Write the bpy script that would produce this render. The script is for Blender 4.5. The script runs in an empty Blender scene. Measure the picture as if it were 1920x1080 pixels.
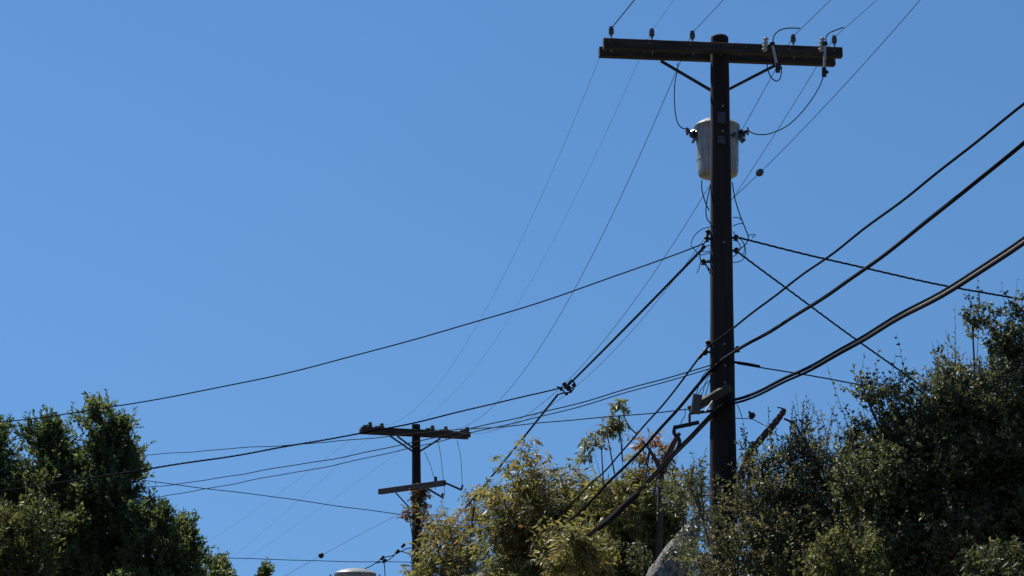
import bpy, bmesh, math, random
import numpy as np
from mathutils import Vector, Matrix

R = math.radians
random.seed(7)
rng = np.random.default_rng(11)
sc = bpy.context.scene
C = sc.collection

# ------------------------------------------------------------------ camera
F_PX = 3750.0                       # focal length in pixels of a 1920 wide picture
PITCH = R(13.0)
EYE = Vector((0, 0, 1.6))
cam = bpy.data.cameras.new('camera')
cam.sensor_width = 36.0
cam.lens = 36.0 * F_PX / 1920.0
cam.clip_start = 0.1
cam.clip_end = 3000
cam_o = bpy.data.objects.new('camera', cam)
cam_o.location = EYE
cam_o.rotation_euler = (R(90) + PITCH, 0, 0)
C.objects.link(cam_o)
sc.camera = cam_o

# ------------------------------------------------------------------ sky, sun, exposure
SUN_EL, SUN_AZ = R(54), R(-38)      # azimuth measured from +Y towards +X
w = bpy.data.worlds.new('World')
sc.world = w
w.use_nodes = True
nt = w.node_tree
nt.nodes.clear()
out = nt.nodes.new('ShaderNodeOutputWorld')
bg = nt.nodes.new('ShaderNodeBackground')
sky = nt.nodes.new('ShaderNodeTexSky')
sky.sky_type = 'NISHITA'
sky.sun_disc = False
sky.sun_elevation = SUN_EL
sky.sun_rotation = SUN_AZ
sky.altitude = 0
sky.air_density = 1.1
sky.dust_density = 0.0
sky.ozone_density = 1.0
# the clear deep blue of a dry day: the whole sky is read a little above the true elevation, and slightly saturated
tc = nt.nodes.new('ShaderNodeTexCoord'); mp = nt.nodes.new('ShaderNodeMapping'); nv = nt.nodes.new('ShaderNodeVectorMath'); nv.operation = 'NORMALIZE'
mp.inputs['Location'].default_value = (0, 0, .35); mp.inputs['Scale'].default_value = (1, 1, .45)
hs = nt.nodes.new('ShaderNodeHueSaturation'); hs.inputs['Saturation'].default_value = 1.28; hs.inputs['Hue'].default_value = .502
for a_, b_ in ((tc.outputs['Generated'], mp.inputs[0]), (mp.outputs[0], nv.inputs[0]), (nv.outputs[0], sky.inputs[0]), (sky.outputs[0], hs.inputs['Color']), (hs.outputs[0], bg.inputs[0])):
    nt.links.new(a_, b_)
bg.inputs[1].default_value = 0.081
nt.links.new(bg.outputs[0], out.inputs[0])

sun = bpy.data.lights.new('sun', 'SUN')
sun.energy = 5.0
sun.angle = R(0.55)
sun.color = (1.0, 0.95, 0.86)
sun_o = bpy.data.objects.new('sun', sun)
sd = Vector((math.sin(SUN_AZ) * math.cos(SUN_EL), math.cos(SUN_AZ) * math.cos(SUN_EL), math.sin(SUN_EL)))
sun_o.rotation_euler = sd.to_track_quat('Z', 'Y').to_euler()
sun_o.location = (0, 0, 40)
C.objects.link(sun_o)
sc.view_settings.view_transform = 'Standard'
sc.view_settings.look = 'None'
sc.view_settings.exposure = 0.47
sc.view_settings.gamma = 1.0
sc.view_settings.use_curve_mapping = False

# ------------------------------------------------------------------ helpers
CP, SP = math.cos(PITCH), math.sin(PITCH)


def ray(px, py):
    cx, cy = (px - 960.0) / F_PX, (540.0 - py) / F_PX
    return np.array([cx, CP - SP * cy, SP + CP * cy])


def P(px, py, Y):
    """point of the place seen at that pixel of the photograph, at ground distance Y"""
    r = ray(px, py)
    return np.array([0, 0, 1.6]) + r * (Y / r[1])


def mpp(Y, z=7.0):
    """metres per photograph pixel there"""
    return (Y * CP + (z - 1.6) * SP) / F_PX


def tag(o, label=None, cat=None, group=None, kind=None):
    if label: o['label'] = label
    if cat: o['category'] = cat
    if group: o['group'] = group
    if kind: o['kind'] = kind
    return o


def empty(name, loc):
    o = bpy.data.objects.new(name, None)
    o.location = Vector(loc)
    o.empty_display_size = 0.2
    C.objects.link(o)
    return o


def link(name, me, mat, parent=None):
    o = bpy.data.objects.new(name, me)
    if mat is not None and not me.materials:
        for m in (mat if isinstance(mat, (list, tuple)) else [mat]):
            me.materials.append(m)
    C.objects.link(o)
    if parent is not None:
        o.parent = parent
        off = Vector((0, 0, 0))
        q = parent
        while q is not None:
            off += q.location
            q = q.parent
        o.location = -off            # meshes are written in world coordinates
    return o


class MB:
    """collects vertices and faces of one mesh"""
    def __init__(self):
        self.v, self.f, self.s, self.mi = [], [], [], []

    def add(self, v, f, smooth=True, mi=0):
        b = len(self.v)
        self.v.extend([tuple(map(float, p)) for p in v])
        self.f.extend([tuple(b + i for i in q) for q in f])
        self.s.extend([smooth] * len(f))
        self.mi.extend([mi] * len(f))
        return self

    def tube(self, pts, r, n=8, cap=True, mi=0):
        pts = np.asarray(pts, float)
        m = len(pts)
        rr = np.full(m, r) if np.isscalar(r) else np.asarray(r, float)
        t = np.gradient(pts, axis=0)
        t /= np.linalg.norm(t, axis=1)[:, None] + 1e-12
        up = np.array([0, 0, 1.0]) if abs(t[0][2]) < 0.9 else np.array([1.0, 0, 0])
        u = np.cross(t[0], up); u /= np.linalg.norm(u)
        V = []
        for i in range(m):
            u = u - t[i] * np.dot(u, t[i]); u /= np.linalg.norm(u) + 1e-12
            w_ = np.cross(t[i], u)
            for k in range(n):
                a = 2 * math.pi * k / n
                V.append(pts[i] + rr[i] * (math.cos(a) * u + math.sin(a) * w_))
        Fc = []
        for i in range(m - 1):
            for k in range(n):
                k2 = (k + 1) % n
                Fc.append((i * n + k, i * n + k2, (i + 1) * n + k2, (i + 1) * n + k))
        if cap:
            Fc.append(tuple(range(n - 1, -1, -1)))
            Fc.append(tuple((m - 1) * n + k for k in range(n)))
        return self.add(V, Fc, True, mi)

    def beam(self, a, b, w_, h, up=(0, 0, 1), bev=0.006, mi=0):
        """rectangular bar from a to b with chamfered long edges"""
        a, b, up = np.asarray(a, float), np.asarray(b, float), np.asarray(up, float)
        t = (b - a) / np.linalg.norm(b - a)
        s = np.cross(t, up); s /= np.linalg.norm(s)
        u = np.cross(s, t)
        e = min(bev, w_ * .3, h * .3)
        prof = [(w_/2, h/2-e), (w_/2-e, h/2), (-w_/2+e, h/2), (-w_/2, h/2-e), (-w_/2, -h/2+e), (-w_/2+e, -h/2), (w_/2-e, -h/2), (w_/2, -h/2+e)]
        V = [c + s * x + u * z for c in (a, b) for x, z in prof]
        Fc = [(i, (i + 1) % 8, 8 + (i + 1) % 8, 8 + i) for i in range(8)]
        Fc += [tuple(range(7, -1, -1)), tuple(range(8, 16))]
        return self.add(V, Fc, False, mi)

    def lathe(self, c, prof, n=20, axis=(0, 0, 1), mi=0):
        """prof: (radius, height) pairs from the bottom up about an axis through c"""
        c, ax = np.asarray(c, float), np.asarray(axis, float)
        ax = ax / np.linalg.norm(ax)
        u = np.cross(ax, (0, 1, 0) if abs(ax[1]) < .9 else (1, 0, 0)); u /= np.linalg.norm(u)
        w_ = np.cross(ax, u)
        V = [c + ax * z + r * (math.cos(2*math.pi*k/n) * u + math.sin(2*math.pi*k/n) * w_) for r, z in prof for k in range(n)]
        Fc = []
        for i in range(len(prof) - 1):
            for k in range(n):
                k2 = (k + 1) % n
                Fc.append((i*n+k, i*n+k2, (i+1)*n+k2, (i+1)*n+k))
        Fc.append(tuple(range(n - 1, -1, -1)))
        Fc.append(tuple((len(prof)-1)*n + k for k in range(n)))
        return self.add(V, Fc, True, mi)

    def blob(self, c, r, n=8, sq=(1, 1, 1)):
        prof = [(max(1e-3, r * math.sin(math.pi * i / n)), -r * math.cos(math.pi * i / n) * sq[2]) for i in range(n + 1)]
        return self.lathe(c, prof, 12)

    def build(self, name, mat, parent=None):
        me = bpy.data.meshes.new(name)
        me.from_pydata(self.v, [], self.f)
        me.polygons.foreach_set('use_smooth', self.s)
        if isinstance(mat, (list, tuple)):
            me.polygons.foreach_set('material_index', self.mi)
        bm = bmesh.new(); bm.from_mesh(me)
        bmesh.ops.recalc_face_normals(bm, faces=bm.faces)
        for e in bm.edges:
            if len(e.link_faces) == 2 and e.calc_face_angle(0) > R(38): e.smooth = False
        bm.to_mesh(me); bm.free()
        return link(name, me, mat, parent)


def spline(pts, k=8):
    """Catmull-Rom through 3D points"""
    p = np.asarray(pts, float)
    if len(p) < 3:
        return np.array([p[0] + (p[-1] - p[0]) * i / k for i in range(k + 1)])
    q = np.vstack([2 * p[0] - p[1], p, 2 * p[-1] - p[-2]])
    o = []
    for i in range(1, len(q) - 2):
        for j in range(k):
            t = j / k
            o.append(.5 * ((2*q[i]) + (-q[i-1] + q[i+1]) * t + (2*q[i-1] - 5*q[i] + 4*q[i+1] - q[i+2]) * t*t + (-q[i-1] + 3*q[i] - 3*q[i+1] + q[i+2]) * t**3))
    o.append(p[-1])
    return np.array(o)


def pxs(pts, Y):
    """pixels (and optional own distance) to 3D points"""
    return [P(p[0], p[1], p[2] if len(p) > 2 else Y) for p in pts]


def hang(A, B, pix, ext=1.0, ext0=0.0, n=60, curv=None):
    """a wire hanging as a parabola in the vertical plane through A and B, fitted to where the photograph shows it.
    A: 3D point; B: 3D point or plan position."""
    A = np.asarray(A, float); B = np.asarray(B, float)
    d = B[:2] - A[:2]
    S, Z, W = [0.0], [A[2]], [30.0]
    for q in pix:
        r = ray(q[0], q[1])
        s = (A[1] * r[0] - A[0] * r[1]) / (d[0] * r[1] - d[1] * r[0])
        t = (A[1] + s * d[1]) / r[1]
        S.append(s); Z.append(1.6 + t * r[2]); W.append(1.0)
    if len(B) == 3:
        S.append(1.0); Z.append(B[2]); W.append(30.0)
    S, Z, W = map(np.array, (S, Z, W))
    M = np.stack([np.ones_like(S), S, S * S], 1)
    deg = 3 if len(S) >= 3 else 2
    co, *_ = np.linalg.lstsq(M[:, :deg] * W[:, None], Z * W, rcond=None)
    co = np.append(co, [0] * (3 - deg))
    if curv is not None:                 # the sag is given, only the slope is fitted
        b_ = np.sum(S[1:] * (Z[1:] - A[2] - curv * S[1:] ** 2)) / np.sum(S[1:] ** 2)
        co = np.array([A[2], b_, curv])
    s = np.linspace(ext0, ext, n)
    return np.stack([A[0] + s * d[0], A[1] + s * d[1], co[0] + co[1] * s + co[2] * s * s], 1)


# ------------------------------------------------------------------ materials
def new_mat(name):
    m = bpy.data.materials.new(name); m.use_nodes = True
    t = m.node_tree
    return m, t, t.nodes['Principled BSDF']


def surf(name, c1, c2, scale=8, rough=.7, metal=0, bump=.3, stretch=(1, 1, 1), spec=.5, detail=6, c3=None):
    m, t, b = new_mat(name)
    tc = t.nodes.new('ShaderNodeTexCoord'); mp = t.nodes.new('ShaderNodeMapping')
    mp.inputs['Scale'].default_value = stretch
    no = t.nodes.new('ShaderNodeTexNoise'); no.inputs['Scale'].default_value = scale; no.inputs['Detail'].default_value = detail
    no.inputs['Roughness'].default_value = .65
    cr = t.nodes.new('ShaderNodeValToRGB')
    cr.color_ramp.elements[0].position = .35; cr.color_ramp.elements[0].color = (*c1, 1)
    cr.color_ramp.elements[1].position = .68; cr.color_ramp.elements[1].color = (*c2, 1)
    if c3:
        e = cr.color_ramp.elements.new(.76); e.color = (*c3, 1)
    bp = t.nodes.new('ShaderNodeBump'); bp.inputs['Strength'].default_value = bump; bp.inputs['Distance'].default_value = .02
    L = t.links.new
    L(tc.outputs['Object'], mp.inputs[0]); L(mp.outputs[0], no.inputs[0]); L(no.outputs[0], cr.inputs[0])
    L(cr.outputs[0], b.inputs['Base Color']); L(no.outputs[0], bp.inputs['Height']); L(bp.outputs[0], b.inputs['Normal'])
    b.inputs['Roughness'].default_value = rough; b.inputs['Metallic'].default_value = metal
    b.inputs['Specular IOR Level'].default_value = spec
    return m


def leafmat(name, cols, trans=.45, rough=.42, spec=.5):
    """cols: colours spread over the leaves by their own tint value"""
    m = bpy.data.materials.new(name); m.use_nodes = True
    t = m.node_tree; t.nodes.clear(); L = t.links.new
    o = t.nodes.new('ShaderNodeOutputMaterial')
    at = t.nodes.new('ShaderNodeAttribute'); at.attribute_name = 'tint'
    cr = t.nodes.new('ShaderNodeValToRGB')
    while len(cr.color_ramp.elements) < len(cols): cr.color_ramp.elements.new(.5)
    for i, (p, c) in enumerate(cols):
        cr.color_ramp.elements[i].position = p; cr.color_ramp.elements[i].color = (*c, 1)
    L(at.outputs['Fac'], cr.inputs[0])
    b = t.nodes.new('ShaderNodeBsdfPrincipled')
    b.inputs['Roughness'].default_value = rough; b.inputs['Specular IOR Level'].default_value = spec
    L(cr.outputs[0], b.inputs['Base Color'])
    tr = t.nodes.new('ShaderNodeBsdfTranslucent')
    hs = t.nodes.new('ShaderNodeHueSaturation'); hs.inputs['Saturation'].default_value = 1.1; hs.inputs['Value'].default_value = 1.35
    hs.inputs['Hue'].default_value = .49
    L(cr.outputs[0], hs.inputs['Color']); L(hs.outputs[0], tr.inputs['Color'])
    mx = t.nodes.new('ShaderNodeMixShader'); mx.inputs[0].default_value = trans
    L(b.outputs[0], mx.inputs[1]); L(tr.outputs[0], mx.inputs[2]); L(mx.outputs[0], o.inputs[0])
    return m


M = {}
M['pole'] = surf('creosoted_pole_wood', (.010, .008, .008), (.030, .021, .018), 9, .8, 0, .6, (1, 1, .05), .25, c3=(.055, .038, .03))
M['arm'] = surf('weathered_crossarm_wood', (.022, .018, .016), (.06, .05, .042), 14, .8, 0, .5, (.12, 1, 1.5), .25, c3=(.17, .15, .125))
M['far_arm'] = surf('greyed_arm_wood', (.06, .05, .045), (.14, .11, .10), 12, .85, 0, .4, (.3, 1, 1), .2)
M['porcelain'] = surf('brown_glazed_porcelain', (.03, .035, .04), (.06, .07, .075), 20, .18, 0, .02)
M['grey_porcelain'] = surf('grey_glazed_porcelain', (.30, .29, .28), (.42, .41, .40), 18, .22, 0, .03)
M['steel'] = surf('galvanised_steel', (.10, .105, .11), (.22, .225, .23), 30, .5, .6, .1)
M['iron'] = surf('dark_iron_hardware', (.015, .015, .017), (.04, .04, .045), 30, .6, .5, .2)
M['tank'] = surf('grey_tank_paint', (.26, .27, .25), (.34, .35, .325), 5, .35, 0, .04)
M['cable'] = surf('black_cable_sheath', (.006, .007, .009), (.015, .016, .019), 20, .9, 0, .05, spec=.06)
M['strand'] = surf('steel_strand', (.34, .31, .26), (.48, .45, .38), 40, .8, 0, .2)
M['copper'] = surf('weathered_copper_wire', (.012, .014, .02), (.035, .04, .05), 20, .6, .2, .1, spec=.3)
M['bark_grey'] = surf('pale_mottled_bark', (.025, .024, .02), (.30, .295, .27), 11, .95, 0, 1.0, (1.3, 1.3, .8), detail=10)
M['bark_brown'] = surf('brown_bark', (.035, .025, .02), (.09, .065, .05), 12, .9, 0, .9, (1, 1, .3))
M['bark_red'] = surf('reddish_bark', (.05, .025, .018), (.12, .06, .045), 12, .85, 0, .7, (1, 1, .4))
M['timber'] = surf('brown_timber_arm', (.035, .022, .015), (.09, .058, .04), 14, .85, 0, .5, (.2, 1, 1))
M['box'] = surf('grey_terminal_plastic', (.05, .048, .04), (.09, .085, .07), 9, .6, 0, .05)
M['plate'] = surf('dull_metal_plate', (.035, .035, .04), (.075, .075, .085), 16, .5, .5, .1)
M['ground'] = surf('dry_grassy_earth', (.06, .055, .03), (.13, .10, .06), .6, .95, 0, .5)

def rust_runs(m):
    t = m.node_tree; b = t.nodes['Principled BSDF']; L = t.links.new
    src = b.inputs['Base Color'].links[0].from_socket
    tc = t.nodes.new('ShaderNodeTexCoord'); mp = t.nodes.new('ShaderNodeMapping'); mp.inputs['Scale'].default_value = (1, 1, .12)
    no = t.nodes.new('ShaderNodeTexNoise'); no.inputs['Scale'].default_value = 16; no.inputs['Detail'].default_value = 5
    cr = t.nodes.new('ShaderNodeValToRGB'); cr.color_ramp.elements[0].position = .52; cr.color_ramp.elements[1].position = .72
    mx = t.nodes.new('ShaderNodeMix'); mx.data_type = 'RGBA'; mx.inputs['B'].default_value = (.13, .075, .045, 1)
    mu = t.nodes.new('ShaderNodeMath'); mu.operation = 'MULTIPLY'; mu.inputs[1].default_value = .75
    L(tc.outputs['Object'], mp.inputs[0]); L(mp.outputs[0], no.inputs[0]); L(no.outputs[0], cr.inputs[0]); L(cr.outputs[0], mu.inputs[0])
    L(mu.outputs[0], mx.inputs['Factor']); L(src, mx.inputs['A']); L(mx.outputs['Result'], b.inputs['Base Color'])


rust_runs(M['tank'])

# ------------------------------------------------------------------ ground
n = 60
gx = np.linspace(-1, 1, n + 1); gx = np.sign(gx) * np.abs(gx) ** 2.2 * 900
V, Fc = [], []
for j in range(n + 1):
    for i in range(n + 1):
        x, y = gx[i], gx[j] + 30
        V.append((x, y, .12 * math.sin(x * .11) * math.cos(y * .09) + .05 * math.sin(x * .7 + y * .4)))
for j in range(n):
    for i in range(n):
        a = j * (n + 1) + i
        Fc.append((a, a + 1, a + n + 2, a + n + 1))
g = MB().add(V, Fc).build('ground', M['ground'])
tag(g, kind='structure')

# ------------------------------------------------------------------ near pole
Y1, Y2 = 25.0, 55.0
top1 = P(1349, 68, Y1); low1 = P(1357, 1000, Y1)
dirp = (low1 - top1) / (low1[2] - top1[2])
base1 = top1 + dirp * (-0.05 - top1[2])
pole1 = tag(empty('utility_pole', base1), 'tall dark wooden utility pole with double crossarm, nearest of the poles', 'utility pole')


def on1(z):
    return top1 + dirp * (z - top1[2])


def rad1(z):
    return .118 + (top1[2] - z) * .0088


zs = np.linspace(base1[2], top1[2] - .02, 40)
mb = MB()
pts = [on1(z) for z in zs] + [on1(top1[2])]
mb.tube(pts, [rad1(z) * (1 + .012 * math.sin(z * 5.1)) for z in zs] + [rad1(top1[2]) - .02], 28)
mb.build('shaft', M['pole'], pole1)

# two crossarms, in front of and behind the pole
armdir = None
YL, YR = Y1 - .17 - .19, Y1 - .17 + .19
fl, fr = P(1131, 82, YL), P(1578, 99.5, YR)
zc = (fl[2] + fr[2]) / 2
line_dir = np.array([-(fr - fl)[1], (fr - fl)[0], 0]); line_dir /= np.linalg.norm(line_dir)
MB().beam(fl, fr, .10, .132).build('crossarm', M['arm'], pole1)
sh = line_dir * .34
MB().beam(fl + sh + (-.0, 0, .004), fr + sh + (0, 0, .004), .10, .132).build('crossarm', M['arm'], pole1)
ax = (fr - fl) / np.linalg.norm(fr - fl)
# spacer bolts through both arms
for px in (1140, 1215, 1290, 1395, 1476, 1560):
    c = fl + ax * ((px - 1131) / 447.0 * np.linalg.norm(fr - fl))
    MB().tube([c - line_dir * .09, c + sh + line_dir * .09], .009, 8).build('spacer_bolt', M['steel'], pole1)
# braces (flat steel, front and back arm)
for (ax_px, ay, bx, by) in ((1247, 119, 1334, 170), (1447, 126, 1365, 168)):
    a = P(ax_px, ay, Y1 + .16); b = P(bx, by, Y1 + .10)
    a = a + (a - b) * .09; b = b + (b - a) * .04
    MB().beam(a, b, .045, .034, bev=.003).build('brace', M['iron'], pole1)


def insulator(px, py_top, Y, parent, k=1.0, pl=.36):
    """pin insulator whose top shows at that pixel; returns where the wire lies"""
    t = P(px, py_top, Y)
    s = .115 * k
    prof = [(.016, -.17*k), (.030, -.165*k), (.052*k, -.135*k), (.060*k, -.12*k), (.045*k, -.11*k), (.043*k, -.10*k), (.056*k, -.085*k), (.056*k, -.07*k), (.040*k, -.058*k), (.040*k, -.048*k), (.047*k, -.035*k), (.042*k, -.018*k), (.022*k, -.004*k), (.004, 0)]
    b = MB().lathe(t, prof, 16).build('insulator', M['porcelain'], parent)
    p = MB()
    p.tube([t + (0, 0, -pl), t + (0, 0, -.15*k)], .010, 8)
    p.lathe(t + (0, 0, -.165*k - .02), [(.018, 0), (.018, .02)], 8)
    p.build('pin', M['steel'], b)
    return t + np.array([0, 0, -.045 * k])


# top of the front arm where each pin stands; bolts below
ins_px = [(1146, 49), (1222, 53), (1298, 57), (1487, 64), (1564, 66)]
att1 = []
for i, (px, py) in enumerate(ins_px):
    fpos = (px - 1131) / 447.0
    Yc = YL + (YR - YL) * fpos
    att1.append(insulator(px, py, Yc, pole1, .66, .20))
    c = fl + ax * (fpos * np.linalg.norm(fr - fl))
    MB().lathe(c + (0, 0, -.12), [(.008, 0), (.008, .03), (.018, .034), (.018, .052)], 8).build('pin_nut', M['steel'], pole1)
# small conductor clips behind three pins (second row on the back arm)
for px, py in ((1212, 66), (1290, 66), (1476, 76), (1555, 78)):
    fpos = (px - 1131) / 447.0
    c = fl + ax * (fpos * np.linalg.norm(fr - fl)) + line_dir * .06
    m_ = MB(); m_.beam(c + (-.03, 0, .085), c + (.03, 0, .085), .05, .035); m_.lathe(c + (0, 0, .06), [(.012, 0), (.012, .02)], 8)
    m_.build('saddle_clamp', M['steel'], pole1)

# fuse cutouts on the right half of the arm
def cutout(pb, pt0, pt1, name_mat):
    root = MB()
    a, b = P(pb[0], pb[1], Y1 - .33), P(pb[0] - 3, pb[1] + 26, Y1 - .30)
    d = b - a
    prof = [(.020, 0)]
    L_ = np.linalg.norm(d)
    for k in range(4):
        z = L_ * (k + .15) / 4
        prof += [(.026, z), (.042, z + L_*.08), (.026, z + L_*.14)]
    prof += [(.020, L_)]
    root.lathe(a, prof, 14, d)
    body = root.build('fuse_cutout', name_mat, pole1)
    q0, q1 = P(*pt0, Y1 - .36), P(*pt1, Y1 - .38)
    MB().tube([q0, q1], .017, 10).build('fuse_tube', M['grey_porcelain'], body)
    h = MB()
    MB().blob(q0, .036).build('contact', M['iron'], body)
    h.beam(q1 + (0, 0, -.07), q1 + (0, 0, .05), .055, .05, (0, 1, 0)); h.beam(q1 + (.0, 0, -.03), q1 + (.05, 0, .0), .04, .04, (0, 1, 0))
    h.build('contact', M['iron'], body)
    return q0, q1


cut1 = cutout((1436, 70), (1448, 82), (1458, 126), M['grey_porcelain'])
cut2 = cutout((1542, 70), (1547, 82), (1545, 134), M['grey_porcelain'])

def loose(name, pts, Y, r=.0065, parent=None, mat='copper', k=8):
    return MB().tube(spline(pxs(pts, Y), k), r, 6).build(name, M[mat], parent)


loose('jumper_wire', [(1449, 80), (1451, 68), (1460, 58), (1475, 53), (1500, 53)], Y1 - .3, .008, pole1)
loose('jumper_wire', [(1549, 84), (1549, 70), (1555, 62), (1566, 57), (1582, 51)], Y1 - .3, .008, pole1)
loose('jumper_wire', [(1439, 112), (1439, 128), (1446, 145), (1456, 152), (1463, 146), (1465, 132), (1463, 120)], Y1 - .3, .008, pole1)

# steel plates and hardware on the shaft
for (py, h, wd) in ((220, .15, .10), (262, .10, .09)):
    c = P(1353, py, Y1 - rad1(8) - .012)
    MB().beam(c + (0, 0, -h/2), c + (0, 0, h/2), wd, .012, (0, 1, 0), .003).build('mounting_plate', M['plate'], pole1)
for (px, py) in ((1350, 108), (1353, 205), (1353, 236), (1353, 252), (1354, 274), (1355, 460), (1356, 650), (1357, 690), (1357, 722)):
    c = P(px, py, Y1)
    MB().lathe((c[0], Y1 - rad1(c[2]) - .02, c[2]), [(.018, 0), (.018, .02)], 6, (0, 1, 0)).build('bolt', M['steel'], pole1)

# ------------------------------------------------------------------ transformer behind the near pole
def transformer(center_px, top_py, r, h, Y, label, jump=True):
    t = P(center_px, top_py, Y)
    base = t - np.array([0, 0, h])
    root = tag(empty('transformer', base), label, 'transformer')
    prof = [(r*.78, 0), (r*.87, .012), (r*.925, .05), (r*.93, .07), (r*.95, h*.30), (r*.965, h*.305), (r*.965, h*.32), (r*.953, h*.325), (r*.975, h*.62), (r*.99, h-.13), (r*1.0, h-.075), (r*1.03, h-.07), (r*1.03, h-.05), (r, h-.045), (r, h-.04)]
    MB().lathe(base, prof, 40).build('tank', M['tank'], root)
    lid = [(r*1.04, h-.045), (r*1.06, h-.035), (r*1.06, h-.012), (r*.98, h+.008), (r*.8, h+.05), (r*.45, h+.085), (.01, h+.095)]
    MB().lathe(base, lid, 40).build('lid', M['tank'], root)
    for s in (-1, 1):
        a = base + np.array([s * r * .93, -.03, h - .15])
        ax_ = np.array([s * .80, -.1, .42])
        pr = [(.046, -.05), (.046, .0), (.074, .012), (.054, .03), (.074, .045), (.052, .06), (.068, .078), (.044, .095), (.024, .11), (.024, .15)]
        b = MB().lathe(a, pr, 14, ax_).build('bushing', M['porcelain'], root)
        q = a + ax_ / np.linalg.norm(ax_) * .15
        m_ = MB(); m_.beam(q + (0, 0, -.06), q + (0, 0, .04), .03, .03, (0, 1, 0)); m_.blob(q, .025)
        m_.build('terminal', M['steel'], b)
        # lifting lug
        m_ = MB(); m_.beam(base + (s*(r-.012), -.05, h-.17), base + (s*(r+.045), -.05, h-.25), .03, .06, (0, 1, 0)); m_.build('lifting_lug', M['steel'], root)
    for a_ in (-25, 0, 25):
        c = base + np.array([math.sin(R(a_ + 60)) * (r + .02), -math.cos(R(a_ + 60)) * (r + .02), h * .68])
        m_ = MB(); m_.lathe(c, [(.022, 0), (.034, .012), (.022, .03), (.03, .045), (.014, .07)], 10, (c[0]-base[0], c[1]-base[1], .15))
        m_.build('low_voltage_bushing', M['porcelain'], root)
    for zz in (h * .25, h * .78):
        MB().beam(base + (0, -r - .10, zz), base + (0, -r + .02, zz), .12, .05).build('hanger_bracket', M['steel'], root)
    return root, base


tr1, tb1 = transformer(1344, 236, .292, .70, Y1 + .57, 'large grey cylindrical transformer mounted behind the near wooden pole')
tag(loose('transformer_lead', [(1271, 118), (1270, 132), (1265, 160), (1265, 200), (1270, 228), (1279, 240), (1293, 242)], Y1 + .2, .0075), 'black lead curving down from the crossarm to the left transformer bushing', 'wire')
tag(loose('transformer_lead', [(1545, 140), (1535, 165), (1512, 200), (1480, 233), (1445, 250), (1420, 252), (1403, 246)], Y1 + .0, .0075), 'long black lead sweeping from the right fuse cutout to the transformer bushing', 'wire')

# secondary leads and loops round the shaft below the transformer
LO = [
 [(1316, 338), (1316, 355), (1322, 378), (1330, 395)], [(1333, 345), (1328, 365), (1324, 388), (1325, 408), (1333, 420)],
 [(1373, 342), (1378, 372), (1388, 405), (1398, 430), (1403, 445), (1398, 458), (1385, 468), (1374, 471)],
 [(1374, 408), (1384, 408), (1391, 413)], [(1374, 424), (1384, 420), (1393, 419)],
 [(1333, 425), (1316, 430), (1302, 442), (1295, 458)], [(1295, 460), (1304, 470), (1314, 478), (1334, 473)],
 [(1374, 434), (1382, 444), (1392, 452), (1398, 468), (1396, 482), (1388, 490), (1374, 492)],
 [(1374, 450), (1384, 454), (1388, 466), (1380, 478), (1372, 481)], [(1374, 446), (1388, 448), (1396, 462), (1394, 478)],
 [(1330, 445), (1318, 460), (1312, 478), (1316, 490), (1326, 500), (1334, 510)], [(1314, 490), (1310, 505), (1306, 512)],
 [(1334, 458), (1322, 464), (1318, 472), (1334, 471)], [(1334, 486), (1320, 490), (1312, 486)], [(1322, 492), (1329, 508), (1335, 520)],
 [(1403, 441), (1412, 440), (1416, 441), (1410, 446)],
]
for i, l in enumerate(LO):
    loose('secondary_loop', l, Y1 - .05 + .03 * (i % 5), .0080 if i in (0, 1, 2, 10, 14) else .0058, pole1)
# clevis / spool racks on both sides
for (px, py, s) in ((1327, 436, -1), (1325, 448, -1), (1318, 491, -1), (1380, 446, 1), (1381, 470, 1), (1327, 644, -1), (1383, 655, 1), (1322, 660, -1)):
    c = P(px, py, Y1 - .02)
    inn = np.array([on1(c[2])[0], Y1 - .02, c[2]])
    m_ = MB(); m_.beam(c, inn, .022, .03); m_.lathe(c + (0, 0, -.04), [(.02, 0), (.032, .012), (.02, .03), (.032, .05), (.032, .065), (.018, .08)], 12)
    m_.build('clevis', M['iron'], pole1)

# timber stand-off arm with terminal box, lower down
sa, sb = P(1296, 768, 24.45), P(1366, 727, 24.82)
MB().beam(sa, sb, .10, .10).build('standoff_arm', M['timber'], pole1)
m_ = MB(); c = P(1306, 757, 24.36); m_.beam(c + (-.02, 0, -.12), c + (.015, 0, .11), .115, .10, (0, 1, 0), .02); m_.build('terminal_box', M['box'], pole1)
m_ = MB(); m_.beam(P(1294, 775, 24.4), P(1340, 770, 24.6), .03, .035, bev=.003); m_.beam(P(1293, 776, 24.4), P(1293, 800, 24.4), .03, .03, (0, 1, 0)); m_.build('arm_bracket', M['iron'], pole1)
m_ = MB(); m_.beam(P(1322, 772, 24.35), P(1336, 752, 24.5), .012, .02, bev=.002); m_.build('bonding_strap', M['grey_porcelain'], pole1)
c1_, c2_ = P(1268, 801, 24.3), P(1310, 792, 24.4)
m_ = MB(); m_.beam(c1_, c2_, .03, .05, bev=.004); m_.tube(spline(pxs([(1266, 798), (1264, 812), (1274, 826), (1270, 842)], 24.3)), .024, 10); m_.build('cable_bracket', M['iron'], pole1)
for l in ([(1285, 768), (1284, 780), (1278, 790), (1276, 800)], [(1331, 700), (1322, 720), (1318, 735), (1312, 745)], [(1334, 706), (1326, 730), (1322, 745)], [(1332, 712), (1316, 728), (1308, 742)], [(1331, 690), (1316, 708), (1306, 736), (1300, 748)], [(1382, 758), (1388, 772), (1392, 786)], [(1378, 784), (1392, 785), (1410, 786), (1432, 797)]):
    loose('drop_lead', l, Y1 - .25, .0055, pole1)
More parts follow.
